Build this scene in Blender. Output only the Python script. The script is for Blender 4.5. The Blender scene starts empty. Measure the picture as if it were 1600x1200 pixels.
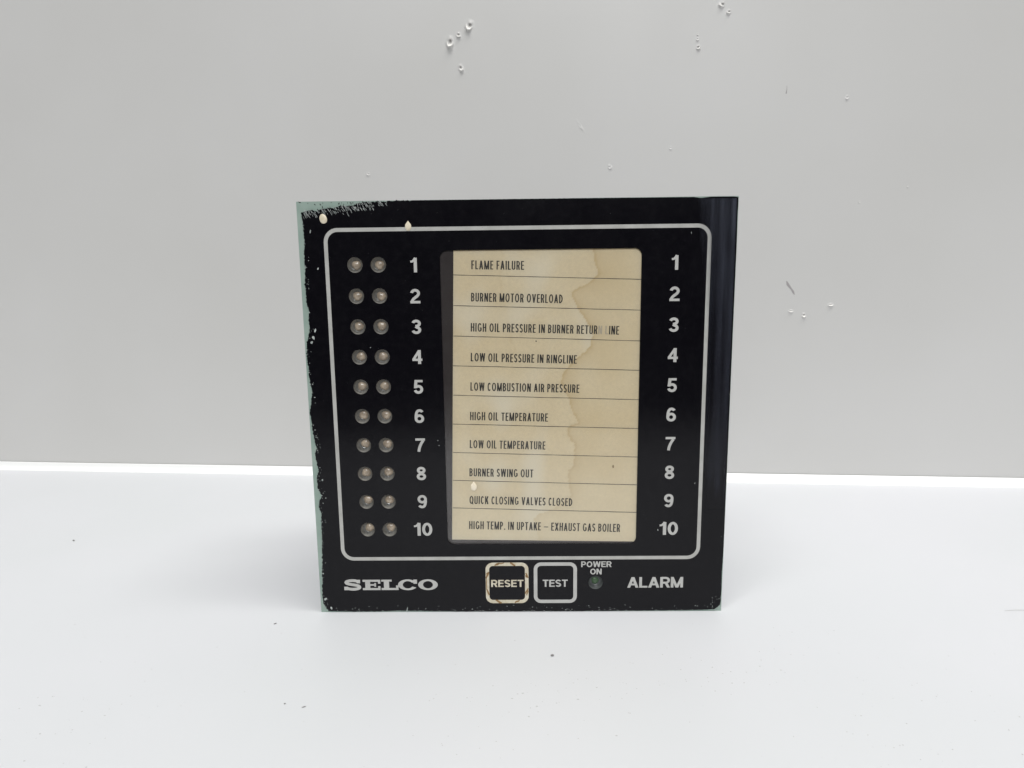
import bpy, bmesh, math, random
from mathutils import Vector, Matrix, noise
from mathutils.geometry import delaunay_2d_cdt

S = bpy.context.scene
COL = S.collection
MM = 0.001

# ------------------------------------------------------------------ camera
cam_d = bpy.data.cameras.new('camera')
cam = bpy.data.objects.new('camera', cam_d)
COL.objects.link(cam)
cam_d.sensor_fit = 'HORIZONTAL'
cam_d.sensor_width = 36.0
cam_d.lens = 36.0 * 1009.136 / 1600.0
cam_d.clip_start = 0.005
cam_d.clip_end = 20.0
_R = Matrix(((0.99984214, 0.01389973, -0.01106748),
             (-0.00872291, -0.15866002, -0.98729474),
             (-0.0154791, 0.98723543, -0.15851373)))
_M = (_R.transposed() @ Matrix.Diagonal((1, -1, -1))).to_4x4()
_M.translation = Vector((1.3295, -216.569, 117.870)) * MM
cam.matrix_world = _M
S.camera = cam
CAM = Vector((1.3295, -216.569, 117.870))

# ------------------------------------------------------------------ light
w = bpy.data.worlds.new('World')
S.world = w
w.use_nodes = True
w.node_tree.nodes['Background'].inputs[0].default_value = (0.93, 0.96, 1.0, 1)
w.node_tree.nodes['Background'].inputs[1].default_value = 0.06

def area(name, loc, target, sx, sy, power, col):
    l = bpy.data.lights.new(name, 'AREA')
    l.shape = 'RECTANGLE'
    l.size, l.size_y = sx, sy
    l.energy = power
    l.color = col
    o = bpy.data.objects.new(name, l)
    COL.objects.link(o)
    o.location = loc
    d = Vector(target) - Vector(loc)
    o.rotation_euler = d.to_track_quat('-Z', 'Y').to_euler()
    return o
area('ceiling_lamp', (0.24, -0.42, 2.10), (0.12, 0.0, 0), 2.3, 0.42, 47.0, (1.0, 0.99, 0.965))
area('room_fill', (0.0, -2.60, 1.70), (0.0, 0.1, 0.08), 1.6, 0.9, 58.0, (0.97, 0.985, 1.0))  # unseen soft fill in front, added to raise the frontal light

S.view_settings.view_transform = 'Standard'
S.view_settings.look = 'None'
S.view_settings.gamma = 1
S.view_settings.use_curve_mapping = False
S.view_settings.exposure = -0.12

# ------------------------------------------------------------------ helpers
def tag(o, label=None, cat=None, group=None, kind=None):
    if label: o['label'] = label
    if cat: o['category'] = cat
    if group: o['group'] = group
    if kind: o['kind'] = kind
    return o

def link(name, me, m, parent=None, smooth=False):
    o = bpy.data.objects.new(name, me)
    COL.objects.link(o)
    if m: me.materials.append(m)
    if parent: o.parent = parent
    if smooth:
        me.polygons.foreach_set('use_smooth', [True] * len(me.polygons))
    return o

def mesh(name, verts, faces):
    me = bpy.data.meshes.new(name)
    me.from_pydata([tuple(v) for v in verts], [], faces)
    me.update()
    return me

def empty(name, loc=(0, 0, 0), parent=None):
    o = bpy.data.objects.new(name, None)
    o.empty_display_size = 0.01
    COL.objects.link(o)
    o.location = loc
    if parent: o.parent = parent
    return o

def fill(loops):
    """loops (2D): outlines and holes, even-odd -> verts, triangles"""
    vs, es = [], []
    for lp in loops:
        b = len(vs)
        vs += [Vector(p) for p in lp]
        es += [(b + i, b + (i + 1) % len(lp)) for i in range(len(lp))]
    r = delaunay_2d_cdt(vs, es, [], 0, 1e-6)
    P = r[0]
    keep = []
    for t in r[2]:
        c = (P[t[0]] + P[t[1]] + P[t[2]]) / 3
        ins = False
        for lp in loops:
            ins ^= in_poly(c, lp)
        if ins: keep.append(t)
    return P, keep

def in_poly(c, lp):
    ins = False
    x, y = c[0], c[1]
    j = len(lp) - 1
    for i in range(len(lp)):
        yi, yj = lp[i][1], lp[j][1]
        if (yi > y) != (yj > y) and x < (lp[j][0] - lp[i][0]) * (y - yi) / (yj - yi) + lp[i][0]:
            ins = not ins
        j = i
    return ins

def union(polys):
    """flat triangles covering the union of overlapping polygons"""
    vs, es = [], []
    for q in polys:
        b = len(vs); vs += q
        es += [(b + i, b + (i + 1) % len(q)) for i in range(len(q))]
    r = delaunay_2d_cdt(vs, es, [], 0, 1e-5)
    P = r[0]
    tris = []
    for t in r[2]:
        c = (P[t[0]] + P[t[1]] + P[t[2]]) / 3
        if any(in_poly(c, q) for q in polys):
            a, b2, c2 = (P[i] for i in t)
            tris.append(tuple(t) if (b2 - a).cross(c2 - a) > 0 else tuple(reversed(t)))
    return P, tris

def sheet(name, loops, y0, y1, m, parent, extra=None):
    """flat sheet in the panel's plane (mm), front at y0, skirts back to y1"""
    v2, tris = fill(loops)
    V = [(p.x * MM, y0 * MM, p.y * MM) for p in v2]
    F = []
    for t in tris:
        a, b, c = (v2[i] for i in t)
        cr = (b - a).cross(c - a)
        F.append(tuple(t) if cr > 0 else tuple(reversed(t)))
    if y1 is not None:
        for k, lp in enumerate(loops):
            ar = sum(lp[i][0] * lp[(i + 1) % len(lp)][1] - lp[(i + 1) % len(lp)][0] * lp[i][1] for i in range(len(lp)))
            b = len(V)
            n = len(lp)
            for p in lp:
                V.append((p[0] * MM, y0 * MM, p[1] * MM))
                V.append((p[0] * MM, y1 * MM, p[1] * MM))
            flip = (ar < 0) != (k > 0)
            for i in range(n):
                j = (i + 1) % n
                q = (b + 2 * i, b + 2 * i + 1, b + 2 * j + 1, b + 2 * j)
                F.append(q if flip else tuple(reversed(q)))
    return link(name, mesh(name, V, F), m, parent)

def rrect(x0, x1, z0, z1, r, n=8):
    pts = []
    for cx, cz, a0 in ((x1 - r, z1 - r, 0), (x0 + r, z1 - r, 90), (x0 + r, z0 + r, 180), (x1 - r, z0 + r, 270)):
        for i in range(n + 1):
            a = math.radians(a0 + 90 * i / n)
            pts.append((cx + r * math.cos(a), cz + r * math.sin(a)))
    return pts

def circle(cx, cz, r, n=32):
    return [(cx + r * math.cos(2 * math.pi * i / n), cz + r * math.sin(2 * math.pi * i / n)) for i in range(n)]

def behind(x, z, d):
    """what is seen at (x, z) on the panel's face but lies d mm behind it"""
    k = 1 + d / 216.569
    return CAM.x + (x - CAM.x) * k, CAM.z + (z - CAM.z) * k

# ------------------------------------------------------------------ materials
def mat(name, col, rough=0.5, spec=0.5, metallic=0.0, coat=0.0, coat_rough=0.1):
    m = bpy.data.materials.new(name)
    m.use_nodes = True
    b = m.node_tree.nodes['Principled BSDF']
    b.inputs['Base Color'].default_value = (*col, 1)
    b.inputs['Roughness'].default_value = rough
    b.inputs['Specular IOR Level'].default_value = spec
    b.inputs['Metallic'].default_value = metallic
    b.inputs['Coat Weight'].default_value = coat
    b.inputs['Coat Roughness'].default_value = coat_rough
    return m

class G:
    """small node-graph helper"""
    def __init__(s, m):
        s.m = m; s.t = m.node_tree; s.n = s.t.nodes
        s.b = s.n['Principled BSDF']
    def new(s, kind, **kw):
        x = s.n.new(kind)
        for k, v in kw.items(): setattr(x, k, v)
        return x
    def l(s, a, b): s.t.links.new(a, b)
    def coord(s, scale=(1, 1, 1), rot=(0, 0, 0)):
        tc = s.new('ShaderNodeTexCoord'); mp = s.new('ShaderNodeMapping')
        s.l(tc.outputs['Object'], mp.inputs['Vector'])
        mp.inputs['Scale'].default_value = scale
        mp.inputs['Rotation'].default_value = rot
        return mp.outputs[0]
    def noise(s, scale, detail=3, rough=0.5, vec=None, dist=0.0):
        x = s.new('ShaderNodeTexNoise')
        x.inputs['Scale'].default_value = scale
        x.inputs['Detail'].default_value = detail
        x.inputs['Roughness'].default_value = rough
        x.inputs['Distortion'].default_value = dist
        s.l(vec if vec is not None else s.coord(), x.inputs['Vector'])
        return x.outputs['Fac']
    def ramp(s, fac, stops):
        r = s.new('ShaderNodeValToRGB')
        e = r.color_ramp.elements
        while len(e) < len(stops): e.new(0.5)
        for q, (p, c) in zip(e, stops):
            q.position = p
            q.color = (*c, 1) if len(c) == 3 else c
        s.l(fac, r.inputs[0])
        return r.outputs[0]
    def mix(s, fac, a, b):
        x = s.new('ShaderNodeMix', data_type='RGBA')
        for sock, v in ((x.inputs[0], fac), (x.inputs[6], a), (x.inputs[7], b)):
            if isinstance(v, (int, float)): sock.default_value = v
            elif isinstance(v, tuple): sock.default_value = (*v, 1)
            else: s.l(v, sock)
        return x.outputs[2]
    def bump(s, h, strength, dist):
        x = s.new('ShaderNodeBump')
        x.inputs['Strength'].default_value = strength
        x.inputs['Distance'].default_value = dist
        s.l(h, x.inputs['Height'])
        s.l(x.outputs[0], s.b.inputs['Normal'])

def base_noise(m, c0, c1, scale, detail=4, bump=None, rough=None, lo=0.35, hi=0.65):
    g = G(m)
    n = g.noise(scale, detail)
    g.l(g.ramp(n, [(lo, c0), (hi, c1)]), g.b.inputs['Base Color'])
    if rough:
        g.l(g.ramp(g.noise(scale * 2.3, detail), [(0.3, (rough[0],) * 3), (0.7, (rough[1],) * 3)]), g.b.inputs['Roughness'])
    if bump:
        g.bump(g.noise(bump[0], 2), bump[1], bump[2])
    return m

M_TABLE = base_noise(mat('white_laminate', (0.8, 0.8, 0.8), 0.5, 0.35), (0.632, 0.646, 0.662), (0.654, 0.660, 0.684), 7, 3,
                     bump=(900, 0.05, 0.0002), rough=(0.42, 0.52))
M_WALL = base_noise(mat('grey_white_board', (0.7, 0.7, 0.7), 0.45, 0.4), (0.552, 0.545, 0.528), (0.578, 0.572, 0.560), 6, 3,
                    bump=(14, 0.02, 0.004), rough=(0.40, 0.5))
M_BEAD = mat('white_bead', (0.86, 0.86, 0.85), 0.38, 0.9, coat=0.5, coat_rough=0.3)
M_PLATE = base_noise(mat('green_grey_plastic', (0.3, 0.38, 0.34), 0.45), (0.235, 0.315, 0.272), (0.290, 0.365, 0.320), 160, 5, rough=(0.35, 0.55))
M_BLACK = mat('black_print', (0.003, 0.003, 0.004), 0.2, 0.21)
_g = G(M_BLACK)
_g.l(_g.ramp(_g.noise(60, 6, 0.65), [(0.35, (0.16,) * 3), (0.7, (0.25,) * 3)]), _g.b.inputs['Roughness'])
_g.l(_g.ramp(_g.noise(420, 3, 0.6), [(0.45, (0.0030, 0.0027, 0.0042)), (0.8, (0.0058, 0.0054, 0.0070))]), _g.b.inputs['Base Color'])
M_PRINT = base_noise(mat('pale_grey_print', (0.5, 0.5, 0.48), 0.4), (0.415, 0.412, 0.392), (0.475, 0.472, 0.452), 220, 4)
M_BORDER = base_noise(mat('pale_grey_line', (0.45, 0.45, 0.43), 0.4), (0.375, 0.372, 0.348), (0.445, 0.442, 0.418), 200, 4)
M_POCKET = base_noise(mat('dark_brown_plastic', (0.03, 0.027, 0.026), 0.25, 0.9), (0.040, 0.031, 0.030), (0.054, 0.045, 0.043), 90, 3)
M_INK = base_noise(mat('black_ink', (0.02, 0.02, 0.02), 0.6), (0.020, 0.018, 0.016), (0.055, 0.048, 0.04), 900, 3)
M_FADED = mat('faded_ink', (0.50, 0.44, 0.34), 0.6)
M_RULE = mat('thin_ink_rule', (0.10, 0.09, 0.075), 0.6)
M_CUP = base_noise(mat('clear_grey_lens', (0.2, 0.2, 0.19), 0.2, 0.6, coat=0.6, coat_rough=0.08), (0.115, 0.115, 0.108), (0.215, 0.21, 0.195), 650, 3)
M_DIE = base_noise(mat('tan_lamp_core', (0.4, 0.32, 0.25), 0.3, 0.5, coat=0.4), (0.30, 0.24, 0.18), (0.50, 0.41, 0.31), 900, 4)
M_PCUP = mat('smoked_lens', (0.085, 0.09, 0.09), 0.35, 0.4)
M_PDIE = mat('green_lamp_core', (0.055, 0.105, 0.05), 0.35, 0.5)
M_DRIP = base_noise(mat('cream_glue', (0.7, 0.6, 0.43), 0.35, 0.5), (0.64, 0.56, 0.41), (0.76, 0.68, 0.53), 600, 2)
M_DRIPC = base_noise(mat('pale_cream_glue', (0.8, 0.7, 0.53), 0.3, 0.5), (0.76, 0.67, 0.50), (0.84, 0.75, 0.60), 600, 2)
M_SCR = base_noise(mat('scraped_grey', (0.3, 0.33, 0.31), 0.5), (0.25, 0.28, 0.265), (0.50, 0.53, 0.51), 700, 3)
M_BROWN = mat('brown_crease', (0.24, 0.135, 0.045), 0.5)
M_AGED = base_noise(mat('yellowed_print', (0.56, 0.5, 0.38), 0.4), (0.50, 0.44, 0.32), (0.62, 0.58, 0.47), 450, 4)
M_HOUSE = mat('grey_housing', (0.25, 0.26, 0.26), 0.5)
M_LINT = mat('dark_lint', (0.2, 0.195, 0.19), 0.8)
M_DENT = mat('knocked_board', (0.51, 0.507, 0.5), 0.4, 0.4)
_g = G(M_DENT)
_a = _g.new('ShaderNodeAttribute', attribute_name='dent_shade')  # lit lip and shaded top of each dent, put into its colour
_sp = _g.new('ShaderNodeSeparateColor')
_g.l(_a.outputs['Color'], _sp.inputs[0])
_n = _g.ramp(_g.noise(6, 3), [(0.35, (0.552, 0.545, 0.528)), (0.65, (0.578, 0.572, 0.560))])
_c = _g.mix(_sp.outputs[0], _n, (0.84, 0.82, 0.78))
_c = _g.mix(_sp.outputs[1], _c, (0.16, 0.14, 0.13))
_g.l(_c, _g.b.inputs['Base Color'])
M_DUST = mat('pale_dust', (0.5, 0.5, 0.5), 0.8)
M_SCUFF = mat('dark_scuff', (0.34, 0.32, 0.32), 0.7)

# paper: aged cream card; the water stain comes from the mesh's own stain map
M_PAPER = mat('aged_card', (0.6, 0.52, 0.38), 0.5, 0.3)
_g = G(M_PAPER)
_at = _g.new('ShaderNodeAttribute', attribute_name='stain')
_sep = _g.new('ShaderNodeSeparateColor')
_g.l(_at.outputs['Color'], _sep.inputs[0])
_basec = _g.ramp(_g.noise(28, 5, 0.55), [(0.3, (0.730, 0.620, 0.420)), (0.7, (0.775, 0.680, 0.490))])
_fib = _g.ramp(_g.noise(1100, 3, 0.7), [(0.3, (0.94,) * 3), (0.7, (1.03, 1.03, 1.02))])
_mul = _g.new('ShaderNodeMix', data_type='RGBA', blend_type='MULTIPLY')
_mul.inputs[0].default_value = 1.0
_g.l(_basec, _mul.inputs[6]); _g.l(_fib, _mul.inputs[7])
_c = _g.mix(_sep.outputs[0], _mul.outputs[2], (0.69, 0.57, 0.355))
_c = _g.mix(_sep.outputs[1], _c, (0.56, 0.42, 0.215))
_c = _g.mix(_sep.outputs[2], _c, (0.79, 0.735, 0.60))
_g.l(_c, _g.b.inputs['Base Color'])
_g.bump(_g.noise(700, 3), 0.08, 0.0003)

def clear_mat(name, fac_noise=None):
    m = bpy.data.materials.new(name)
    m.use_nodes = True
    g = G(m)
    out = g.n['Material Output']
    tr = g.new('ShaderNodeBsdfTransparent')
    gl = g.new('ShaderNodeBsdfGlossy'); gl.inputs['Roughness'].default_value = 0.12
    fr = g.new('ShaderNodeFresnel'); fr.inputs['IOR'].default_value = 1.45
    mx = g.new('ShaderNodeMixShader')
    g.l(fr.outputs[0], mx.inputs[0]); g.l(tr.outputs[0], mx.inputs[1]); g.l(gl.outputs[0], mx.inputs[2])
    g.l(mx.outputs[0], out.inputs['Surface'])
    g.n.remove(g.b)
    return m
M_PANE = clear_mat('clear_pane')

# strip of old tape film: hazy bluish, streaked along its length
M_TAPE = mat('hazy_tape', (0.052, 0.058, 0.082), 0.4, 0.5)
_g = G(M_TAPE)
_v = _g.coord((1, 1, 0.02))
_s = _g.ramp(_g.noise(420, 4, 0.6, _v), [(0.36, (0.06,) * 3), (0.64, (0.95,) * 3)])
_v2 = _g.coord((1, 1, 0.25))
_s2 = _g.ramp(_g.noise(60, 4, 0.6, _v2), [(0.3, (0.25,) * 3), (0.7, (0.95,) * 3)])
_mu = _g.new('ShaderNodeMath', operation='MULTIPLY')
_g.l(_s, _mu.inputs[0]); _g.l(_s2, _mu.inputs[1])
_att = _g.new('ShaderNodeAttribute', attribute_name='haze_amount')
_mu2 = _g.new('ShaderNodeMath', operation='MULTIPLY')
_g.l(_mu.outputs[0], _mu2.inputs[0]); _g.l(_att.outputs['Fac'], _mu2.inputs[1])
_g.l(_mu2.outputs[0], _g.b.inputs['Alpha'])

# ------------------------------------------------------------------ setting
WALL_A = math.radians(-4.505)
WALL_O = Vector((0, 0.1613, 0))

def build_table():
    # profile across the back edge: flat top, then a small cove bead rising to the wall
    c, s = math.cos(WALL_A), math.sin(WALL_A)
    prof = [(-0.43, -0.03), (-0.43, 0.0), (-0.3, 0.0), (-0.2, 0.0), (-0.0042, 0.0)]
    V, F = [], []
    N = 24
    L = 0.9
    for k in range(N + 1):
        x = -L + 2 * L * k / N
        for p in prof:
            V.append((x, p[0], p[1]))
    P = len(prof)
    for k in range(N):
        for i in range(P - 1):
            F.append((k * P + i, (k + 1) * P + i, (k + 1) * P + i + 1, k * P + i + 1))
    me = mesh('tabletop', V, F)
    o = link('tabletop', me, M_TABLE)
    o.location = WALL_O
    o.rotation_euler = (0, 0, WALL_A)
    o['kind'] = 'structure'
    # bead
    bp = []
    for i in range(9):
        a = math.radians(18 + 60 * i / 8)
        bp.append((-0.0042 + 0.0052 * (math.sin(a) - math.sin(math.radians(18))), 0.0052 * (math.cos(math.radians(18)) - math.cos(a)) + 0.00001))
    bp += [(bp[-1][0] + 0.0002, bp[-1][1] + 0.0006), (-0.0001, bp[-1][1] + 0.0007)]
    V, F = [], []
    N = 120
    P = len(bp)
    for k in range(N + 1):
        x = -L + 2 * L * k / N
        wob = 0.00022 * noise.noise(Vector((x * 9, 0, 3)))
        for i, p in enumerate(bp):
            V.append((x, p[0], p[1] + wob * i / P))
    for k in range(N):
        for i in range(P - 1):
            F.append((k * P + i, (k + 1) * P + i, (k + 1) * P + i + 1, k * P + i + 1))
    b = link('edge_bead', mesh('edge_bead', V, F), M_BEAD, o, smooth=True)
    return o
build_table()

def build_wall():
    V = [(-0.9, 0.0003, -0.03), (0.9, 0.0003, -0.03), (0.9, 0.0003, 0.9), (-0.9, 0.0003, 0.9),
         (-0.9, 0.02, -0.03), (0.9, 0.02, -0.03), (0.9, 0.02, 0.9), (-0.9, 0.02, 0.9)]
    F = [(0, 1, 2, 3), (5, 4, 7, 6), (3, 2, 6, 7), (1, 5, 6, 2), (4, 0, 3, 7)]
    o = link('wall', mesh('wall', V, F), M_WALL)
    o.location = WALL_O
    o.rotation_euler = (0, 0, WALL_A)
    o['kind'] = 'structure'
    return o
wall = build_wall()

def dent(u, z, rx, rz, tilt=0.0, depth=0.6, flat=False, seed=0):
    """a knock in the board: a small crater with a lifted lower lip"""
    n = 22
    V, F, A = [], [], []
    ca, sa = math.cos(tilt), math.sin(tilt)
    for j in range(n + 1):
        for i in range(n + 1):
            a = -1.7 + 3.4 * i / n
            b = -1.9 + 3.4 * j / n
            r = math.hypot(a, b)
            wob = 0.25 * noise.noise(Vector((a * 1.3, b * 1.3, seed * 7.7)))
            r2 = r + wob
            low = 0.5 - 0.5 * math.sin(math.atan2(b, a + 1e-9))     # 1 below, 0 above
            h = math.exp(-((r2 - 0.72) / 0.30) ** 2) * low ** 2 * 1.15
            h += 0.45 * math.exp(-((a + wob) / 0.55) ** 2) * (math.exp(-((b - .55) / .6) ** 2) if b > .55 else math.exp(-((b - .55) / .22) ** 2))
            h += 0.3 * math.exp(-(a / 0.7) ** 2 - ((b + 1.1) / 0.45) ** 2)
            edge = max(0.0, 1 - (max(abs(a) / 1.7, abs(b + 0.2) / 1.7)) ** 6)
            h = h * edge
            x = a * rx; zz = b * rz
            pale = math.exp(-((a - .1 + wob) / .62) ** 2 - ((b + .42) / .38) ** 2) * 1.25 * min(1, depth * 1.25) ** 2.2  # lower lip painted lighter, as if catching light from above
            dark = math.exp(-((a - .08) / .34) ** 2 - ((b - .42 - wob) / .34) ** 2) * .85 * (1 if depth > .5 and rx < rz * 1.5 else 0)  # shade under the upper rim, painted dark
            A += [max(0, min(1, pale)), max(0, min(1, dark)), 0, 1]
            V.append(((u + x * ca - zz * sa) * MM, (0.29 - h * depth * min(rx, rz)) * MM, (z + x * sa + zz * ca) * MM))
    for j in range(n):
        for i in range(n):
            q = j * (n + 1) + i
            F.append((q, q + 1, q + n + 2, q + n + 1))
    me = mesh('dent', V, F)
    me.color_attributes.new('dent_shade', 'FLOAT_COLOR', 'POINT').data.foreach_set('color', A)
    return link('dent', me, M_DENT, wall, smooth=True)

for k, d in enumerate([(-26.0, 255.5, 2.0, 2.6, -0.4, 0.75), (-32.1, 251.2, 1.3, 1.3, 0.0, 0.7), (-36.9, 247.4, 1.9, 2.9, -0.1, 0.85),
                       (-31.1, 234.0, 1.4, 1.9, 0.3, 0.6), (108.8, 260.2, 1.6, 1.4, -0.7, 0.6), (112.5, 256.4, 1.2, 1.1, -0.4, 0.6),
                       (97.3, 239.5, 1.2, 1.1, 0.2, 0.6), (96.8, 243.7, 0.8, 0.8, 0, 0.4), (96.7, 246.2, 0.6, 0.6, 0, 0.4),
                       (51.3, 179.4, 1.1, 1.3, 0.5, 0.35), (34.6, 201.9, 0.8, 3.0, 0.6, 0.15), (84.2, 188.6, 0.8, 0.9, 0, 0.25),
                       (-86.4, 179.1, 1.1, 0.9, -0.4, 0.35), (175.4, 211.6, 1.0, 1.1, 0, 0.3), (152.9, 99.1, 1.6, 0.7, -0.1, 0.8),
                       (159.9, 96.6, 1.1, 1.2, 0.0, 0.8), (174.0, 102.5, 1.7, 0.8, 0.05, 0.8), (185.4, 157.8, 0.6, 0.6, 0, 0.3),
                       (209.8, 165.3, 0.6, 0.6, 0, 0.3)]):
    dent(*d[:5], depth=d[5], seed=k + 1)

def ribbon(pts, widths):
    """thin flat strip along 2D points"""
    L, Rr = [], []
    n = len(pts)
    for i, p in enumerate(pts):
        a = Vector(pts[max(0, i - 1)]); b = Vector(pts[min(n - 1, i + 1)])
        t = (b - a).normalized()
        nn = Vector((-t.y, t.x))
        L.append(Vector(p) + nn * widths[i] / 2); Rr.append(Vector(p) - nn * widths[i] / 2)
    return L, Rr

def strip_obj(name, pts, widths, y, m, parent):
    L, Rr = ribbon(pts, widths)
    V, F = [], []
    for a, b in zip(L, Rr):
        V.append((a.x * MM, y * MM, a.y * MM)); V.append((b.x * MM, y * MM, b.y * MM))
    for i in range(len(L) - 1):
        F.append((2 * i, 2 * i + 1, 2 * i + 3, 2 * i + 2))
    return link(name, mesh(name, V, F), m, parent)

strip_obj('scuff', [(149.6, 115.8), (150.4, 113.9), (151.4, 112.6), (152.6, 111.2), (153.6, 109.6), (154.3, 108.2)],
          [0.4, 1.5, 1.1, 0.8, 1.2, 0.3], 0.24, M_SCUFF, wall)
strip_obj('scuff', [(144.2, 218.6), (144.3, 216.6), (144.0, 214.6)], [0.15, 0.3, 0.7], 0.24, M_SCUFF, wall)

# ------------------------------------------------------------------ lettering
def arc(cx, cy, rx, ry, a0, a1, n=14):
    return [(cx + rx * math.cos(math.radians(a0 + (a1 - a0) * i / n)), cy + ry * math.sin(math.radians(a0 + (a1 - a0) * i / n))) for i in range(n + 1)]

def bez(p0, p1, p2, p3, n=10):
    out = []
    for i in range(n + 1):
        t = i / n; s = 1 - t
        out.append((s ** 3 * p0[0] + 3 * s * s * t * p1[0] + 3 * s * t * t * p2[0] + t ** 3 * p3[0],
                    s ** 3 * p0[1] + 3 * s * s * t * p1[1] + 3 * s * t * t * p2[1] + t ** 3 * p3[1]))
    return out

def pen(pts, w, closed=False):
    pts = [Vector(p) for p in pts]
    q = [pts[0]]
    for p in pts[1:]:
        if (p - q[-1]).length > 1e-4: q.append(p)
    if closed and (q[0] - q[-1]).length < 1e-4: q.pop()
    n = len(q)
    A, B = [], []
    for i in range(n):
        a = q[(i - 1) % n] if (closed or i > 0) else None
        b = q[(i + 1) % n] if (closed or i < n - 1) else None
        t1 = (q[i] - a).normalized() if a is not None else None
        t2 = (b - q[i]).normalized() if b is not None else None
        if t1 is None: t1 = t2
        if t2 is None: t2 = t1
        t = (t1 + t2).normalized()
        nn = Vector((-t.y, t.x))
        k = 1 / max(0.5, abs(nn.dot(Vector((-t1.y, t1.x)))))
        A.append(q[i] + nn * w / 2 * k); B.append(q[i] - nn * w / 2 * k)
    return [[A[i], A[(i + 1) % n], B[(i + 1) % n], B[i]] for i in range(n if closed else n - 1)]

def box(x0, x1, y0, y1):
    return [[Vector((x0, y0)), Vector((x1, y0)), Vector((x1, y1)), Vector((x0, y1))]]

def leg(xb, xt, wd, y0=0.0, y1=1.0):
    return [[Vector((xb, y0)), Vector((xb + wd, y0)), Vector((xt + wd, y1)), Vector((xt, y1))]]

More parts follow.
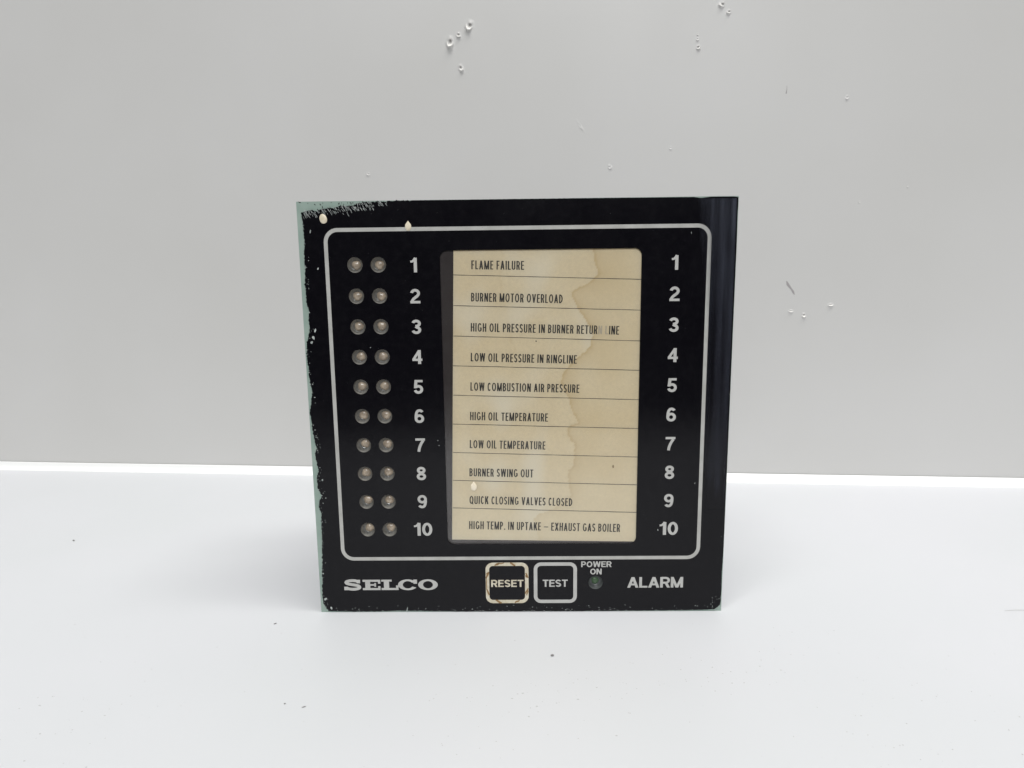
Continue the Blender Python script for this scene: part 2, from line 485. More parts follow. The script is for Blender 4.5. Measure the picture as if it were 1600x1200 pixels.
def glyph(ch, W, w, hw):
    """faces (polygons) of one upright capital or digit in a box W x 1, stem w, bar hw"""
    h = w / 2; g = hw / 2
    L, R, B, T = h, W - h, g, 1 - g
    c = W / 2
    p = (w + hw) / 2
    if ch == 'I': return box(0, w, 0, 1)
    if ch == 'L': return box(0, w, 0, 1) + box(0, W, 0, hw)
    if ch == 'E': return box(0, w, 0, 1) + box(0, W, 0, hw) + box(0, W, 1 - hw, 1) + box(0, W * 0.93, 0.52 - g, 0.52 + g)
    if ch == 'F': return box(0, w, 0, 1) + box(0, W, 1 - hw, 1) + box(0, W * 0.88, 0.50 - g, 0.50 + g)
    if ch == 'T': return box(0, W, 1 - hw, 1) + box(c - h, c + h, 0, 1)
    if ch == 'H': return box(0, w, 0, 1) + box(W - w, W, 0, 1) + box(0, W, 0.52 - g, 0.52 + g)
    if ch == 'N': return box(0, w, 0, 1) + box(W - w, W, 0, 1) + leg(W - w * 1.15, 0, w * 1.15)
    if ch == 'M': return box(0, w, 0, 1) + box(W - w, W, 0, 1) + leg(c - w * .5, 0, w) + leg(c - w * .5, W - w, w)
    if ch == 'W': return leg(W * .25 - h, 0, w) + leg(W * .25 - h, c - h, w) + leg(W * .75 - h, c - h, w) + leg(W * .75 - h, W - w, w)
    if ch == 'V': return leg(c - h * 1.05, 0, w * 1.05) + leg(c - h * 1.05, W - w * 1.05, w * 1.05)
    if ch == 'A': return leg(0, c - h * 1.05, w * 1.05) + leg(W - w * 1.05, c - h * 1.05, w * 1.05) + box(W * .2, W * .8, 0.22, 0.22 + hw)
    if ch == 'X': return leg(0, W - w * 1.1, w * 1.1) + leg(W - w * 1.1, 0, w * 1.1)
    if ch == 'K': return box(0, w, 0, 1) + leg(W * .08, W - w * 1.2, w * 1.2, 0.30, 1) + leg(W - w * 1.2, W * .30, w * 1.2, 0, 0.62)
    if ch in 'PRB':
        m = 0.44 if ch == 'P' else 0.46 if ch == 'R' else 0.52
        ry = (T - m) / 2
        xr = R if ch != 'B' else R - W * .03
        rx = min(ry, W * .42)
        f = box(0, w, 0, 1)
        f += pen([(h, T), (xr - rx, T)] + arc(xr - rx, m + ry, rx, ry, 90, -90) + [(h, m)], p)
        if ch == 'B':
            ry = (m - B) / 2; rx = min(ry, W * .42)
            f += pen([(h, m), (R - rx, m)] + arc(R - rx, B + ry, rx, ry, 90, -90) + [(h, B)], p)
        if ch == 'R': f += leg(W - w * 1.08, W * .42, w * 1.1, 0, m + 0.01)
        return f
    if ch == 'D':
        ry = (T - B) / 2; rx = min(ry, W * .6)
        return box(0, w, 0, 1) + pen([(h, T), (R - rx, T)] + arc(R - rx, .5, rx, ry, 90, -90) + [(h, B)], p)
    if ch in 'OQ\u00d8':
        f = pen(arc(c, .5, c - h, .5 - g, 0, 360, 36), p, True)
        if ch == 'Q': f += leg(W - w * .9, W * .5, w * .95, -0.06, 0.26)
        if ch == '\u00d8': f += box(w, W - w, .5 - g * .8, .5 + g * .8)
        return f
    if ch == 'C': return pen(arc(c, .5, c - h, .5 - g, 42, 318, 28), p)
    if ch == 'G': return pen(arc(c, .5, c - h, .5 - g, 42, 335, 28), p) + box(c + W * .04, W, .44 - g, .44 + g) + box(W - w, W, .12, .44)
    if ch == 'U':
        ry = min(c - h, .36)
        return pen([(L, 1)] + arc(c, B + ry, c - h, ry, 180, 360, 18) + [(R, 1)], p)
    if ch == 'S':
        yt, yb = 0.735, 0.265
        return pen(arc(c, yt, c - h, T - yt, 18, 180, 16) + bez((L, yt), (L, yt - .30), (R, yb + .30), (R, yb), 12) + arc(c, yb, c - h, yb - B, 0, -162, 16), p)
    if ch == '1': return box(W - w, W, 0, 1) + pen([(0, .735), (W * .30, .75), (W - w * .95, .85), (W - w * .5, 1.0)], hw * .8)
    if ch == '2':
        yt = 0.70
        return pen(arc(c, yt, c - h, T - yt, 172, 0, 16) + bez((R, yt), (R, .46), (L + .02, .38), (L + .01, B), 12), p) + box(0, W, 0, hw)
    if ch == '3':
        return pen(arc(c, .735, c - h - .01, T - .735, 165, -80, 18) + [(c * .86, .535)], p) + pen([(c * .86, .53)] + arc(c, .275, c - h, .275 - B, 78, -168, 20), p)
    if ch == '4': return box(W * .56, W * .56 + w, 0, 1) + box(0, W, .22, .22 + hw) + pen([(W * .08, .30), (W * .70, .95)], w * .82)
    if ch == '5':
        return box(W * .14, W * .95, 1 - hw, 1) + leg(W * .05, W * .14, w, .42, 1) + pen([(W * .08, .49)] + arc(c, .315, c - h, .315 - B, 128, -165, 22), p)
    if ch in '69':
        f = pen(arc(c, .315, c - h, .315 - B, 0, 360, 28), p, True)
        f += pen(bez((L, .33), (L, .78), (W * .30, T), (c + .02, T), 12) + arc(c + .02, T - .22, c - h - .02, .22, 90, 28, 8), p)
        if ch == '9': f = [[Vector((W - v.x, 1 - v.y)) for v in q] for q in f]
        return f
    if ch == '7': return box(0, W, 1 - hw, 1) + pen(bez((W - w * .62, 1 - hw), (W * .58, .62), (W * .36, .34), (W * .33, 0), 12), p)
    if ch == '8':
        return pen(arc(c, .745, c - h - .025, T - .745, 0, 360, 24), p, True) + pen(arc(c, .275, c - h, .275 - B, 0, 360, 26), p, True)
    if ch == '0': return pen(arc(c, .5, c - h, .5 - g, 0, 360, 36), p, True)
    if ch == '.': return box(0, w * 1.1, 0, w * 1.1)
    if ch == '\u2014': return box(0, W, .40, .40 + hw * .8)
    return []

BOLD_W = dict(R=.74, E=.66, S=.70, T=.70, P=.70, O=.84, W=1.10, N=.76, A=.84, L=.62, M=.92)
BOLD_W.update({d: .66 for d in '234567890'}); BOLD_W['1'] = .42
COND_W = dict(I=.13, L=.28, E=.30, F=.29, T=.34, H=.37, N=.39, M=.50, W=.56, V=.40, A=.40, X=.40, K=.38, P=.33, R=.35, B=.35, D=.37,
              O=.44, Q=.44, C=.36, G=.42, U=.36, S=.33)
COND_W['\u00d8'] = .44; COND_W['.'] = .13; COND_W['\u2014'] = .48
_cache = {}

def glyph_mesh(ch, style):
    key = (ch, style)
    if key in _cache: return _cache[key]
    if style == 'bold': W, w, hw = BOLD_W.get(ch, .7), .205, .17
    else: W, w, hw = COND_W.get(ch, .36), .126, .112
    P, tris = union(glyph(ch, W, w, hw))
    _cache[key] = (P, tris, W)
    return _cache[key]

def text(name, s, p0, p1, hgt, style, y, m, parent, skip=(), only=None, jitter=0.0, gap=None):
    """upright lettering from baseline point p0 to p1 (mm), hgt high"""
    gap = gap if gap is not None else (.085 if style == 'bold' else .105)
    space = .32 if style == 'bold' else .22
    x = 0; items = []
    for i, ch in enumerate(s):
        if ch == ' ': x += space; continue
        v, t, W = glyph_mesh(ch, style)
        items.append((i, x, v, t)); x += W + gap
    total = x - gap
    p0, p1 = Vector(p0), Vector(p1)
    d = (p1 - p0)
    sx = d.length / total
    t = d.normalized(); nn = Vector((-t.y, t.x))
    V, F = [], []
    for i, x0, v, tr in items:
        if i in skip or (only is not None and i not in only): continue
        b = len(V)
        jz = jitter * random.uniform(-1, 1)
        for q in v:
            P = p0 + t * ((x0 + q.x) * sx) + nn * (q.y * hgt + jz)
            V.append((P.x * MM, y * MM, P.y * MM))
        F += [tuple(b + k for k in f) for f in tr]
    return link(name, mesh(name, V, F), m, parent)

# ------------------------------------------------------------------ the alarm panel
random.seed(11)
panel = empty('alarm_panel')
tag(panel, 'square black alarm panel with worn green edges and stained caption card standing on white table', 'alarm panel')

LX = (-53.6, -45.85)
LZ = [123.43 - 10.222 * i for i in range(10)]
LR = 2.55
PL = (26.93, 11.2)
PR = 2.55
lamp_holes = [circle(x, z, LR) for z in LZ for x in LX] + [circle(PL[0], PL[1], PR)]
WIN = (-25.45, 41.0, 25.75, 127.85)
win_hole = rrect(*WIN, 2.3)

plate_out = [(-72, 0), (72, 0), (72, 144), (-72, 144)]
sheet('front_plate', [plate_out, rrect(WIN[0] - 1, WIN[1] + 1, WIN[2] - 1, WIN[3] + 1, 3)] + lamp_holes, 0.3, 3.3, M_PLATE, panel)

def frac(pts, step, amp, seed, fr=1.6):
    out = []
    for k in range(len(pts) - 1):
        a, b = Vector(pts[k]), Vector(pts[k + 1])
        d = b - a; n = max(1, int(d.length / step))
        nn = Vector((-d.y, d.x)).normalized()
        for i in range(n):
            p = a + d * (i / n)
            v = noise.fractal(Vector((p.x * fr, p.y * fr, seed)), 0.6, 2.1, 4)
            out.append(tuple(p + nn * amp * v))
    return out

LEFT = [(-70.56, 140.34), (-70.15, 136.87), (-69.9, 130.7), (-70.37, 126.57), (-70.27, 121.35), (-70.67, 118.21), (-70.51, 113.99), (-70.4, 110.59), (-69.79, 108.24), (-70.13, 106.11), (-69.9, 102.89), (-70.25, 100.74), (-71.04, 98.37), (-71.53, 95.77), (-71.49, 92.94), (-71.17, 89.21), (-71.15, 85.92), (-70.88, 83.26), (-70.35, 81.04), (-70.82, 78.82), (-71.03, 77.04), (-71.68, 73.69), (-71.22, 70.31), (-71.16, 67.6), (-70.65, 65.1), (-70.55, 63.05), (-69.88, 61.22), (-70.78, 59.17), (-70.48, 56.65), (-69.8, 52.96), (-70.57, 51.34), (-70.55, 47.86), (-70.64, 46.46), (-69.2, 44.12), (-70.22, 42.02), (-70.47, 39.67), (-69.8, 37.54), (-69.98, 34.47), (-70.08, 30.9), (-70.12, 26.12), (-70.45, 22.52), (-70.43, 18.89), (-70.96, 15.74), (-70.78, 12.81), (-71.11, 9.14), (-71.21, 5.45), (-70.87, 3.22), (-70.03, 1.73), (-69.3, 0.55)]
TOP = [(-70.55, 140.55), (-68.41, 141.13), (-66.71, 141.31), (-65.49, 140.69), (-63.75, 141.58), (-61.64, 141.86), (-59.54, 141.83), (-57.61, 142.42), (-55.52, 142.39), (-53.62, 142.47), (-52.34, 142.96), (-51.06, 143.35), (-49.38, 143.6), (-47.29, 143.6), (-44.98, 143.75), (-43.11, 143.5), (-41.84, 143.85), (-38.91, 143.88), (-34.73, 143.93)]
out = frac(LEFT, 0.25, 0.28, 1.0, 1.6)
out += frac([(-69.3, 0.55), (-60, 0.30), (-52, 0.35), (-44, 0.62), (-38, 0.5), (-20, 0.22), (0, 0.2), (20, 0.2), (40, 0.3), (58, 0.42), (66, 0.6), (69.3, 0.75), (70.6, 1.5), (71.6, 2.6)], 0.35, 0.14, 2.0)
out += frac([(71.6, 2.6), (71.75, 8), (71.6, 14), (71.85, 22), (71.85, 60), (71.8, 100), (71.85, 130), (71.7, 138), (71.8, 141.5), (71.75, 143.6)], 0.5, 0.07, 3.0)
out += frac([(71.75, 143.6), (70.4, 143.8), (63, 143.85), (59.6, 143.45), (57.5, 143.8), (20, 143.9), (-34.73, 143.93)], 0.5, 0.06, 4.0)
out += frac(list(reversed(TOP)), 0.25, 0.34, 5.0, 2.2)
sheet('black_overlay', [out, win_hole] + lamp_holes, 0.0, 0.32, M_BLACK, panel)

YP = -0.05   # printed layer
def frame(name, x0, x1, z0, z1, r, wd, y, m, parent):
    return sheet(name, [rrect(x0, x1, z0, z1, r), rrect(x0 + wd, x1 - wd, z0 + wd, z1 - wd, max(.3, r - wd))], y, None, m, parent)
frame('border_line', -63.55, 63.6, 19.85, 135.45, 4.6, 1.27, YP, M_BORDER, panel)

# lamps: a hollow lens cup with a tan core set deep in it
def cup_mesh(r, depth):
    V, F = [], []
    rings = [(1.0, -0.02), (0.985, 0.12), (0.93, 0.38), (0.82, 0.66), (0.66, 0.86), (0.5, 0.95), (0.0001, 1.0)]
    n = 32
    for a, d in rings:
        for i in range(n):
            t = 2 * math.pi * i / n
            V.append((r * a * math.cos(t) * MM, d * depth * MM, r * a * math.sin(t) * MM))
    for k in range(len(rings) - 1):
        for i in range(n):
            j = (i + 1) % n
            F.append((k * n + i, k * n + j, (k + 1) * n + j, (k + 1) * n + i))
    return mesh('lens_cup', V, F)

def core_mesh(r, y0, y1):
    V, F = [], []
    n = 24; m_ = 6
    for k in range(m_ + 1):
        a = math.pi / 2 * k / m_
        for i in range(n):
            t = 2 * math.pi * i / n
            q = 1 + 0.06 * math.sin(3 * t + 1)
            V.append((r * max(.001, math.cos(a)) * q * math.cos(t) * MM, (y0 + (y1 - y0) * math.sin(a)) * MM, r * max(.001, math.cos(a)) * q * math.sin(t) * MM))
    for k in range(m_):
        for i in range(n):
            j = (i + 1) % n
            F.append((k * n + i, k * n + j, (k + 1) * n + j, (k + 1) * n + i))
    return mesh('lamp_core', V, F)

cupM = cup_mesh(LR, 2.2); cupM.materials.append(M_CUP)
coreM = core_mesh(1.62, 2.2, 1.25); coreM.materials.append(M_DIE)
for me in (cupM, coreM):
    me.polygons.foreach_set('use_smooth', [True] * len(me.polygons))
for z in LZ:
    for x in LX:
        e = link('indicator_lamp', cupM, None, panel)
        e.location = (x * MM, 0, z * MM)
        k = link('lamp_core', coreM, None, e)
        k.location = (random.uniform(-.12, .2) * MM, 0, random.uniform(-.15, .15) * MM)
        k.rotation_euler = (0, random.uniform(0, 6.28), 0)
pl = link('power_lamp', cup_mesh(PR, 1.8), M_PCUP, panel, smooth=True)
pl.location = (PL[0] * MM, 0, PL[1] * MM)
link('lamp_core', core_mesh(1.35, 1.78, 1.1), M_PDIE, pl, smooth=True)

# numerals
def num(s, cx, z, parent):
    wd = 3.35 if len(s) == 1 and s != '1' else 2.15 if s == '1' else 6.5
    if s == '1': cx -= 0.15
    text('numeral', s, (cx - wd / 2, z - 2.37), (cx + wd / 2, z - 2.37), 4.74, 'bold', YP, M_PRINT, parent)
for i in range(10):
    s = str(i + 1)
    zz = 123.2 - 10.197 * i
    num(s, -33.98, zz, panel)
    num(s, 52.1 if i < 9 else 52.4, zz - 0.15, panel)

# caption window: pocket, card, pane
D = 0.55
x0, z0 = behind(WIN[0] - 1.5, WIN[2] - 1.5, D + .15)
x1, z1 = behind(WIN[1] + 1.5, WIN[3] + 1.5, D + .15)
pk = sheet('window_pocket', [[(x0, z0), (x1, z0), (x1, z1), (x0, z1)]], D + .15, None, M_POCKET, panel)
sheet('window_pane', [rrect(WIN[0] + .02, WIN[1] - .02, WIN[2] + .02, WIN[3] - .02, 2.28)], 0.12, None, M_PANE, panel)

STAIN = [(24.2, 131), (25.31, 127.31), (25.77, 122.97), (27.06, 119.84), (24.13, 117.16), (18.02, 113.88), (19.31, 109.86), (22.74, 104.52), (25.12, 100.65), (24.31, 95.28), (18.1, 90.14), (15.3, 86.23), (14.66, 82.95), (17.27, 78.07), (18.16, 74.07), (20.6, 69.57), (17.08, 67.81), (16.65, 65.11), (19.3, 61.93), (19.33, 54.18), (17.12, 52.59), (17.13, 49.13), (18.27, 43.33), (12, 38.5), (7.0, 36.6), (5.27, 35.22), (5.7, 31.67), (6.81, 27.63), (7, 20)]
def stain_at(x, z):
    jx = x + 0.5 * noise.noise(Vector((x * .7, z * .7, 1.3)))
    jz = z + 0.5 * noise.noise(Vector((x * .7, z * .7, 9.1)))
    best, inside = 1e9, False
    p = Vector((jx, jz))
    for a, b in zip(STAIN[:-1], STAIN[1:]):
        A, B_ = Vector(a), Vector(b)
        t = max(0, min(1, (p - A).dot(B_ - A) / (B_ - A).length_squared))
        best = min(best, (p - A - (B_ - A) * t).length)
        if (a[1] - jz) * (b[1] - jz) <= 0 and a[1] != b[1]:
            xc = a[0] + (b[0] - a[0]) * (jz - a[1]) / (b[1] - a[1])
            if jx > xc: inside = not inside
    lowf = max(0.0, min(1.0, (z - 36) / 14))         # the stain pales out towards the last rows
    k = .35 + .65 * lowf
    r = (0.5 if inside else 0.0) * k * max(.25, 1 - best / 30)
    r *= max(0.3, min(1.2, .85 + 1.1 * noise.noise(Vector((x * .11, z * .08, 12)))))
    if not inside: r = 0.5 * max(0, 1 - best / 0.35) * k
    e = (math.exp(-((best - .25) / .42) ** 2) * 0.24 + 0.36 * math.exp(-best / 2.0)) * k if inside else 0.0
    # second faint tide line on the left, and yellow patches
    t2 = x - (-3.0 + 2.4 * math.sin(z * .09) + 1.4 * noise.noise(Vector((0, z * .25, 4))))
    up = max(0, min(1, (z - 84) / 14))
    if t2 < 0: r += .20 * up * math.exp(t2 / 9)
    e += 0.16 * math.exp(-(t2 / .55) ** 2) * up * (.5 + noise.noise(Vector((x, z * .3, 2))))
    pale = max(0, noise.noise(Vector((x * .10, z * .07, 5))) + .05) * .9 * (0 if inside else 1)
    pale += .35 * max(0, min(1, (70 - z) / 40))
    return max(0, min(1, r)), max(0, min(1, e)), max(0, min(.8, pale))

def card():
    TL = Vector(behind(-20.62, 135.5, D)); BL = Vector(behind(-23.88, 27.55, D))
    TR = Vector(behind(45.0, 133.5, D)); BR = Vector(behind(44.0, 26.45, D))
    nx, nz = 150, 250
    V, F, A = [], [], []
    for j in range(nz + 1):
        for i in range(nx + 1):
            u, v = i / nx, j / nz
            p = (BL * (1 - u) + BR * u) * (1 - v) + (TL * (1 - u) + TR * u) * v
            V.append((p.x * MM, D * MM, p.y * MM))
            A.append(stain_at(p.x, p.y))
    for j in range(nz):
        for i in range(nx):
            q = j * (nx + 1) + i
            F.append((q, q + 1, q + nx + 2, q + nx + 1))
    me = mesh('caption_card', V, F)
    at = me.color_attributes.new('stain', 'FLOAT_COLOR', 'POINT')
    fl = []
    for a in A: fl += [a[0], a[1], a[2], 1.0]
    at.data.foreach_set('color', fl)
    o = link('caption_card', me, M_PAPER, panel)
    o['label'] = 'water stained cream card ruled into ten printed rows'
    return o
card_o = card()

def bh(p, d=D): return behind(p[0], p[1], d)
YI = D - 0.04
LNS = [((-21.05, 119.86), (42.5, 117.66)), ((-21.31, 109.76), (42.5, 107.56)), ((-21.57, 99.61), (42.5, 97.32)), ((-21.93, 89.53), (42.5, 87.36)), ((-22.19, 79.41), (42.5, 77.26)), ((-22.56, 69.36), (42.5, 67.23)), ((-22.82, 59.28), (42.5, 57.16)), ((-23.07, 49.29), (42.5, 47.19)), ((-23.33, 39.27), (42.5, 37.18))]
for a, b in LNS:
    a, b = Vector(bh(a)), Vector(bh(b))
    n = 24
    pts = [tuple(a + (b - a) * (i / n) + Vector((0, .05 * noise.noise(Vector((i * .4, a.y, 0)))))) for i in range(n + 1)]
    strip_obj('ruled_line', pts, [random.uniform(.17, .25) for _ in pts], YI, M_RULE, card_o)

CAP = [('FLAME FAILURE', (-15.08, 121.62), (2.3, 121.25)),
       ('BURNER MOTOR OVERLOAD', (-15.40, 111.1), (15.05, 110.15)),
       ('HIGH OIL PRESSURE IN BURNER RETURN LINE', (-15.72, 101.06), (33.90, 99.55)),
       ('LOW OIL PRESSURE IN RINGLINE', (-15.93, 91.0), (19.83, 89.85)),
       ('LOW COMBUSTION AIR PRESSURE', (-16.26, 80.95), (20.74, 79.85)),
       ('HIGH OIL TEMPERATURE', (-16.59, 70.70), (10.07, 69.95)),
       ('LOW OIL TEMPERATURE', (-16.91, 60.83), (9.16, 60.1)),
       ('BURNER SWING OUT', (-17.24, 50.75), (4.91, 50.14)),
       ('QUICK CLOSING VALVES CL\u00d8SED', (-17.45, 40.75), (18.50, 39.65)),
       ('HIGH TEMP. IN UPTAKE \u2014 EXHAUST GAS BOILER', (-17.76, 31.45), (35.29, 30.05))]
for s, a, b in CAP:
    fade = (33, 35) if 'RETURN' in s else ()
    text('row_caption', s, bh(a), bh(b), 2.86 if 'UPTAKE' not in s else 2.95, 'cond', YI, M_INK, card_o, skip=fade, jitter=.02)
    if fade:
        text('faded_letter', s, bh(a), bh(b), 2.86, 'cond', YI, M_FADED, card_o, only=fade)
# small burnt spot on the card
sp = [bh((32.6 + .35 * math.cos(t * .9), 53.9 + .6 * math.sin(t * .9))) for t in range(7)]
sheet('card_spot', [sp], YI, None, mat('brown_spot', (.32, .24, .14), .6), card_o)
sp = [bh((6.2 + .22 * math.cos(t), 97.6 + .28 * math.sin(t))) for t in range(6)]
sheet('card_spot', [sp], YI, None, M_INK, card_o)

# buttons
def button(name, x0, x1, cap, cx0, cx1, frame_m):
    b = sheet(name, [rrect(x0 + 1.2, x1 - 1.2, 4.7, 17.6, 1.6)], -0.035, None, M_BLACK, panel)
    frame('button_frame', x0, x1, 3.4, 18.85, 2.6, 1.28, YP - .01, frame_m, b)
    text('button_caption', cap, (cx0, 9.6), (cx1, 9.6), 2.7, 'bold', YP - .01, M_PRINT if cap == 'TEST' else M_AGED, b)
    return b
rb = button('reset_button', -12.25, 3.05, 'RESET', -10.32, 1.24, M_AGED)
rb['label'] = 'reset button with yellowed outline crossed by brown creases'
button('test_button', 4.92, 20.3, 'TEST', 8.10, 17.01, M_PRINT)
cx, cz = -4.6, 11.1
for k, (a, b, cw) in enumerate([((-8.6, 18.3), (-5.6, 18.75), .3), ((-9.0, 17.7), (-7.4, 18.5), .4), ((-3.5, 18.7), (-1.6, 17.75), .45), ((2.0, 14.9), (2.95, 13.0), .4),
                                ((1.9, 13.9), (2.5, 13.3), .3), ((1.85, 7.0), (2.85, 9.0), .4), ((2.3, 6.4), (2.9, 8.2), .3), ((-1.9, 3.55), (-.2, 4.6), .45), ((-8.8, 4.55), (-6.6, 3.5), .5),
                                ((-12.0, 8.9), (-11.0, 6.5), .4), ((-12.1, 12.9), (-11.1, 15.3), .45), ((-12.0, 14.4), (-11.3, 15.2), .3), ((-11.95, 13.3), (-11.95, 8.6), .22)]):
    pts = [(a[0] + (b[0] - a[0]) * i / 6, a[1] + (b[1] - a[1]) * i / 6 + .12 * math.sin(i * 1.1)) for i in range(7)]
    strip_obj('crease', pts, [1.4 * cw * (.35 + .65 * math.sin(math.pi * (i + .7) / 7.4)) for i in range(7)], YP - .045, M_BROWN, rb)

text('power_caption', 'POWER', (21.77, 17.0), (32.54, 17.0), 2.15, 'bold', YP, M_PRINT, panel)
text('power_caption', 'ON', (24.97, 14.25), (29.06, 14.25), 2.15, 'bold', YP, M_PRINT, panel)
text('alarm_caption', 'ALARM', (38.23, 9.15), (58.02, 9.15), 4.0, 'bold', YP, M_PRINT, panel, gap=.055)

# maker's name in wide slab letters
def logo():
    polys = []
    def P(*q): polys.append([Vector(v) for v in q])
    def bx(x0, x1, y0, y1): P((x0, y0), (x1, y0), (x1, y1), (x0, y1))
    def pn(pts, w, closed=False): polys.extend(pen(pts, w, closed))
    def ring(cx, rx, tx, ty, a0, a1, n=40):
        for i in range(n):
            q = []
            for a, o in ((a0 + (a1 - a0) * i / n, 1), (a0 + (a1 - a0) * (i + 1) / n, 1), (a0 + (a1 - a0) * (i + 1) / n, 0), (a0 + (a1 - a0) * i / n, 0)):
                t = math.radians(a)
                ax = rx if o else rx - tx; ay = .52 if o else .52 - ty
                q.append((cx + ax * math.cos(t), .5 + ay * math.sin(t)))
            P(*q)
    # S
    ox = 0.0
    pn(arc(.82, .745, .56, .175, 28, 180, 14) + bez((.26, .745), (.26, .50), (1.44, .56), (1.44, .285), 14) + arc(.86, .275, .58, .185, 0, -150, 14), .27)
    bx(1.2, 1.5, .66, 1.0); bx(.08, .42, .0, .34)
    # E
    ox = 1.72
    bx(ox, ox + 1.55, 0, .2); bx(ox, ox + 1.55, .8, 1); bx(ox + .22, ox + .66, 0, 1); bx(ox + .5, ox + 1.15, .42, .58)
    bx(ox + 1.35, ox + 1.55, 0, .38); bx(ox + 1.35, ox + 1.55, .62, 1); bx(ox + 1.02, ox + 1.17, .32, .68)
    # L
    ox = 3.36
    bx(ox, ox + .92, .82, 1); bx(ox, ox + 1.5, 0, .2); bx(ox + .22, ox + .68, 0, 1); bx(ox + 1.28, ox + 1.5, 0, .44)
    # C
    ring(5.68, .86, .42, .17, 34, 330)
    bx(6.18, 6.5, .60, 1.0)
    # O
    ring(7.45, .86, .43, .17, 0, 360, 48)
    P2, tris = union(polys)
    sx = (-29.45 + 63.45) / 8.31
    V = [((-63.45 + v.x * sx) * MM, YP * MM, (8.6 + v.y * 3.95) * MM) for v in P2]
    return link('maker_logo', mesh('maker_logo', V, tris), M_PRINT, panel)
logo()

# scraped paint: streaks along the top edge, flecks along the sides and over the face
def slivers(name, items, y, m, parent):
    V, F = [], []
    for k, (x, z, ln, wd, ang) in enumerate(items):
        b = len(V)
        n = 6
        ca, sa = math.cos(ang), math.sin(ang)
        for i in range(n):
            t = 2 * math.pi * i / n
            px = ln / 2 * math.cos(t) * random.uniform(.7, 1.15); pz = wd / 2 * math.sin(t) * random.uniform(.6, 1.3)
            V.append(((x + px * ca - pz * sa) * MM, (y - .0004 * (k % 60)) * MM, (z + px * sa + pz * ca) * MM))
        F.append(tuple(range(b, b + n)))
    o = link(name, mesh(name, V, F), m, parent)
    o['kind'] = 'stuff'
    return o

def top_edge(x):
    for a, b in zip(TOP[:-1], TOP[1:]):
        if a[0] <= x <= b[0]: return a[1] + (b[1] - a[1]) * (x - a[0]) / (b[0] - a[0])
    return 143.8
it = []
for _ in range(150):
    x = random.uniform(-70, -42) if random.random() < .8 else random.uniform(-56, -46)
    d = random.random() ** 1.3 * (1.9 if x < -58 else 2.6 if x < -46 else 1.2)
    it.append((x, top_edge(x) - d, random.uniform(.5, 1.9), random.uniform(.07, .17), math.radians(random.gauss(120, 7))))
slivers('scratch_streaks', it, -0.03, M_SCR, panel)
it = []
for _ in range(150):
    k = random.randrange(len(LEFT) - 1)
    x, z = LEFT[k]
    it.append((x + random.random() ** 2.2 * 1.6, z + random.uniform(-2, 2), random.uniform(.1, .6), random.uniform(.08, .25), random.uniform(0, 3.14)))
for _ in range(120):
    x = random.uniform(-69, 70)
    it.append((x, .45 + random.random() ** 3 * 2.2, random.uniform(.1, .7), random.uniform(.07, .2), random.gauss(0, .5)))
for _ in range(26):
    it.append((71.6 - random.random() ** 2 * 3.5, random.uniform(.8, 6) if random.random() < .6 else random.uniform(6, 143), random.uniform(.12, .5), random.uniform(.08, .2), random.uniform(0, 3)))
for x, z, a, b in [(-68.12, 101.9, 1.5, .8), (-68.81, 99.5, 1.3, .9), (-69.55, 97.9, 1.2, .8), (-65.94, 122.35, .9, .5), (-67.9, 43.17, .5, .4), (-68.65, 49.71, .8, .6), (-34.4, 61.6, .4, .35),
                   (-27.9, 63.6, .5, .35), (-27.5, 61.8, .4, .3), (-49.7, 96, .35, .3), (48.6, 30.7, .8, .3), (61.0, 47.7, .5, .25), (-70.2, 5.2, 1.2, .8), (-68.2, 1.7, 1.1, .7),
                   (-40.8, .9, 2.4, .5), (-67.8, 134.4, 1.2, .4), (-70.4, 15.0, .6, .5), (57.1, 134.8, 1.0, .15), (57.0, 132.5, .9, .13)]:
    it.append((x, z, a, b, random.uniform(.6, 1.9)))
slivers('paint_chips', it, -0.03, M_SCR, panel)
it = []
for _ in range(130):
    it.append((random.uniform(-68, 70), random.uniform(2, 141), random.uniform(.07, .22), random.uniform(.06, .14), random.uniform(0, 3)))
it = [q for q in it if not (WIN[0] - .5 < q[0] < WIN[1] + .5 and WIN[2] - .5 < q[1] < WIN[3] + .5)
      and not any((q[0] - x) ** 2 + (q[1] - z) ** 2 < 8 for x in LX for z in LZ) and (q[0] - PL[0]) ** 2 + (q[1] - PL[1]) ** 2 > 8]
slivers('surface_specks', it, -0.07, mat('grey_speck', (.10, .10, .10), .6), panel)
it = []
for _ in range(26):
    x = random.uniform(-71.5, -48)
    it.append((x, random.uniform(top_edge(x) + .2, 143.7), random.uniform(.2, 1.0), random.uniform(.1, .35), math.radians(random.gauss(130, 25))))
slivers('paint_remnants', it, 0.27, M_BLACK, panel)

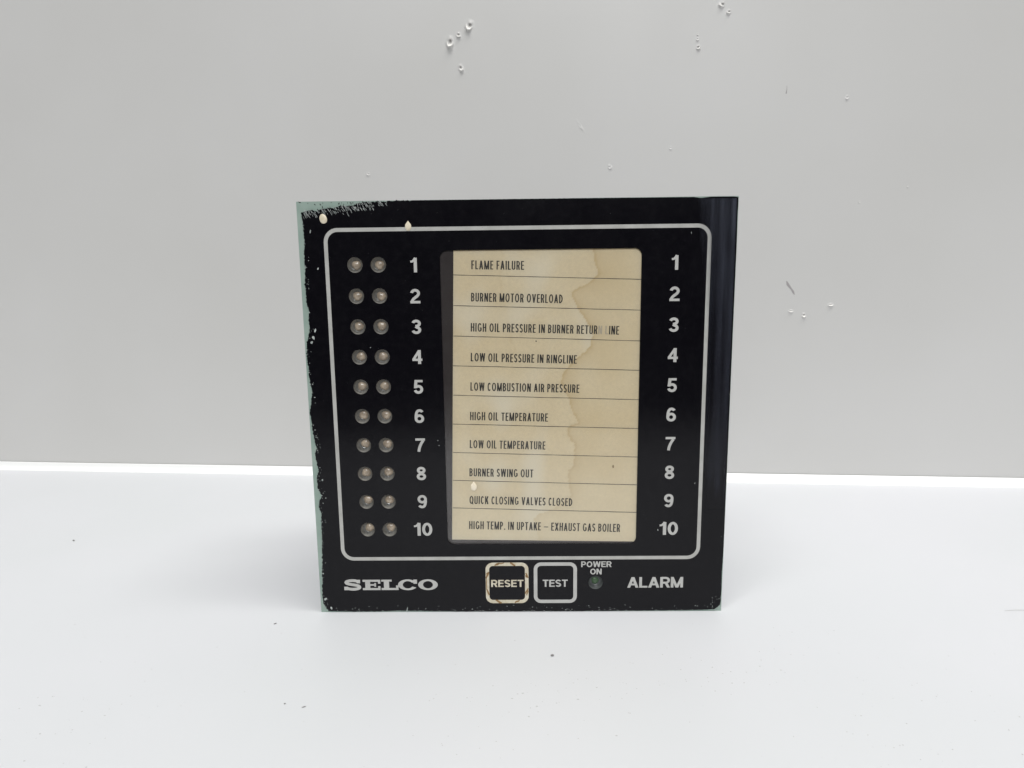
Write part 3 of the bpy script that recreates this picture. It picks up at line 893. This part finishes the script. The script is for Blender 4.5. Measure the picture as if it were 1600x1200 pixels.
# dried drips of cream glue
def drip(x, z, rx, rz, tear, rot, m, y=-0.06, hgt=.26):
    V, F = [], []
    n, m_ = 24, 5
    ca, sa = math.cos(rot), math.sin(rot)
    for k in range(m_ + 1):
        s = 1 - k / m_
        for i in range(n):
            t = 2 * math.pi * i / n
            px = rx * math.cos(t) * (1 - tear * max(0, math.sin(t)) ** 2.6); pz = rz * math.sin(t) * (1 + .25 * tear * max(0, math.sin(t)) ** 3)
            if math.sin(t) < 0: px = rx * math.copysign(abs(math.cos(t)) ** .75, math.cos(t))
            px *= max(s, .002); pz *= max(s, .002)
            V.append(((x + px * ca - pz * sa) * MM, (y - hgt * math.sqrt(1 - s * s)) * MM, (z + px * sa + pz * ca) * MM))
    for k in range(m_):
        for i in range(n):
            j = (i + 1) % n
            F.append((k * n + i, k * n + j, (k + 1) * n + j, (k + 1) * n + i))
    return link('glue_drip', mesh('glue_drip', V, F), m, panel, smooth=True)
drip(-63.3, 138.45, 1.22, 1.55, 0.12, 0.25, M_DRIP)
drip(-35.5, 135.75, 1.02, 1.45, 0.75, 0.0, M_DRIP, y=-0.09)
drip(-15.8, 47.0, 1.1, 1.55, 0.85, 0.0, M_DRIPC, y=0.05, hgt=.3)

# strip of old clear tape along the far edge
def tape():
    lft = [(143.5, 57.7), (139.3, 59.3), (131.2, 59.3), (121, 61.2), (104, 62.9), (82, 63.3), (62, 63.6), (50, 64.2), (44, 64.6), (38, 65)]
    nx, nz = 26, 150
    V, F, A = [], [], []
    for j in range(nz + 1):
        z = 38 + (143.3 - 38) * j / nz
        for a, b in zip(lft[:-1], lft[1:]):
            if b[0] <= z <= a[0]:
                xl = a[1] + (b[1] - a[1]) * (a[0] - z) / (a[0] - b[0]); break
        for i in range(nx + 1):
            u = i / nx
            x = xl + (71.3 - xl) * u
            V.append((x * MM, -0.10 * MM, z * MM))
            bot = 47.5 - 6.5 * u + 3.5 * noise.noise(Vector((x * .9, 0, 7))) + 2 * noise.noise(Vector((x * 3, 0, 2)))
            k = max(0, min(1, (z - bot) / 4.0))
            top = max(0.0, min(1.0, (z - 90) / 45))
            k *= (.62 + .38 * top) * (1 - .25 * math.exp(-((u - .82) / .10) ** 2) * (1 if z < 125 else 1.6))
            k *= min(1, u / (.22 + .33 * max(0, min(1, (z - 95) / 35))))
            A.append(k)
    for j in range(nz):
        for i in range(nx):
            q = j * (nx + 1) + i
            F.append((q, q + 1, q + nx + 2, q + nx + 1))
    me = mesh('tape_strip', V, F)
    at = me.attributes.new('haze_amount', 'FLOAT', 'POINT')
    at.data.foreach_set('value', A)
    return link('tape_strip', me, M_TAPE, panel)
tape()

# case behind the plate
def box_part(name, x0, x1, y0, y1, z0, z1, m, parent, bev=1.5):
    bm = bmesh.new()
    bmesh.ops.create_cube(bm, size=1)
    for v in bm.verts:
        v.co = Vector(((x0 + (x1 - x0) * (v.co.x + .5)) * MM, (y0 + (y1 - y0) * (v.co.y + .5)) * MM, (z0 + (z1 - z0) * (v.co.z + .5)) * MM))
    bmesh.ops.bevel(bm, geom=bm.edges[:], offset=bev * MM, segments=2, affect='EDGES')
    me = bpy.data.meshes.new(name); bm.to_mesh(me); bm.free()
    return link(name, me, m, parent)
box_part('housing', -68, 68, 3.4, 58, 3, 140, M_HOUSE, panel)

# ------------------------------------------------------------------ lint and dust on the table
def speck(x, y, ln, wd, ang):
    bm = bmesh.new()
    bmesh.ops.create_icosphere(bm, subdivisions=2, radius=1)
    for v in bm.verts:
        k = 1 + .45 * noise.noise(v.co * 1.7 + Vector((x, y, 0)))
        v.co = Vector((v.co.x * ln / 2 * k, v.co.y * wd / 2 * k, (v.co.z * .5 + .5) * wd * .6)) * MM
    me = bpy.data.meshes.new('lint_speck'); bm.to_mesh(me); bm.free()
    o = link('lint_speck', me, M_LINT)
    o.location = (x * MM, y * MM, 0.00002)
    o.rotation_euler = (0, 0, ang)
    return o
G_L = 'specks of lint on the tabletop'
for x, y, ln, wd, a, lab in [
        (10.2, -27.7, 1.15, .9, .4, 'darkest speck of lint on the white table in front of the black panel'),
        (-60.8, -52.5, 1.2, .35, .5, 'slim lint speck in front of the maker name, longer one of a close pair'),
        (-66.7, -51.1, .5, .4, .3, 'round lint speck in front of the maker name, smaller one of a close pair'),
        (-208.7, 66.8, 1.6, .7, -.7, 'lint speck on the white table far out to the left, level with the panel rear'),
        (-85.8, -7.8, 1.1, .5, .6, 'lint speck on the white table just beside the panel foot under the worn green edge')]:
    tag(speck(x, y, ln, wd, a), lab, 'lint speck', G_L)
h_ = strip_obj('hair', [(0, 0), (4, .5), (9, .3), (15, .9), (22, .4)], [.2, .25, .25, .22, .15], 0, M_DUST, None)
h_.rotation_euler = (-math.pi / 2, 0, 0)
h_.location = (.172, -.0005, .00012)
tag(h_, 'thin grey hair lying on the white table at the right edge of the photo', 'hair')

def dust():
    random.seed(5)
    V, F = [], []
    cl = [(random.uniform(-130, 120), random.uniform(-70, -35)) for _ in range(9)]
    for k in range(330):
        if k < 190:
            c = random.choice(cl); x = random.gauss(c[0], 13); y = random.gauss(c[1], 7)
        else:
            x = random.uniform(-160, 170); y = random.uniform(-78, -4)
        r = random.uniform(.06, .22) * (1.5 if random.random() < .08 else 1)
        b = len(V)
        e = random.uniform(.5, 1.6); a0 = random.uniform(0, 3)
        for i in range(6):
            t = a0 + math.pi / 3 * i
            q = r * random.uniform(.7, 1.2)
            V.append(((x + q * math.cos(t) * e) * MM, (y + q * math.sin(t)) * MM, 0.00003 + 1e-6 * (k % 7)))
        V.append((x * MM, y * MM, 0.00003 + r * .5 * MM))
        for i in range(6): F.append((b + i, b + (i + 1) % 6, b + 6))
    o = link('dust', mesh('dust', V, F), M_DUST)
    o['kind'] = 'stuff'
    o['label'] = 'fine pale dust scattered over the front of the white table'
    o['category'] = 'dust'
dust()
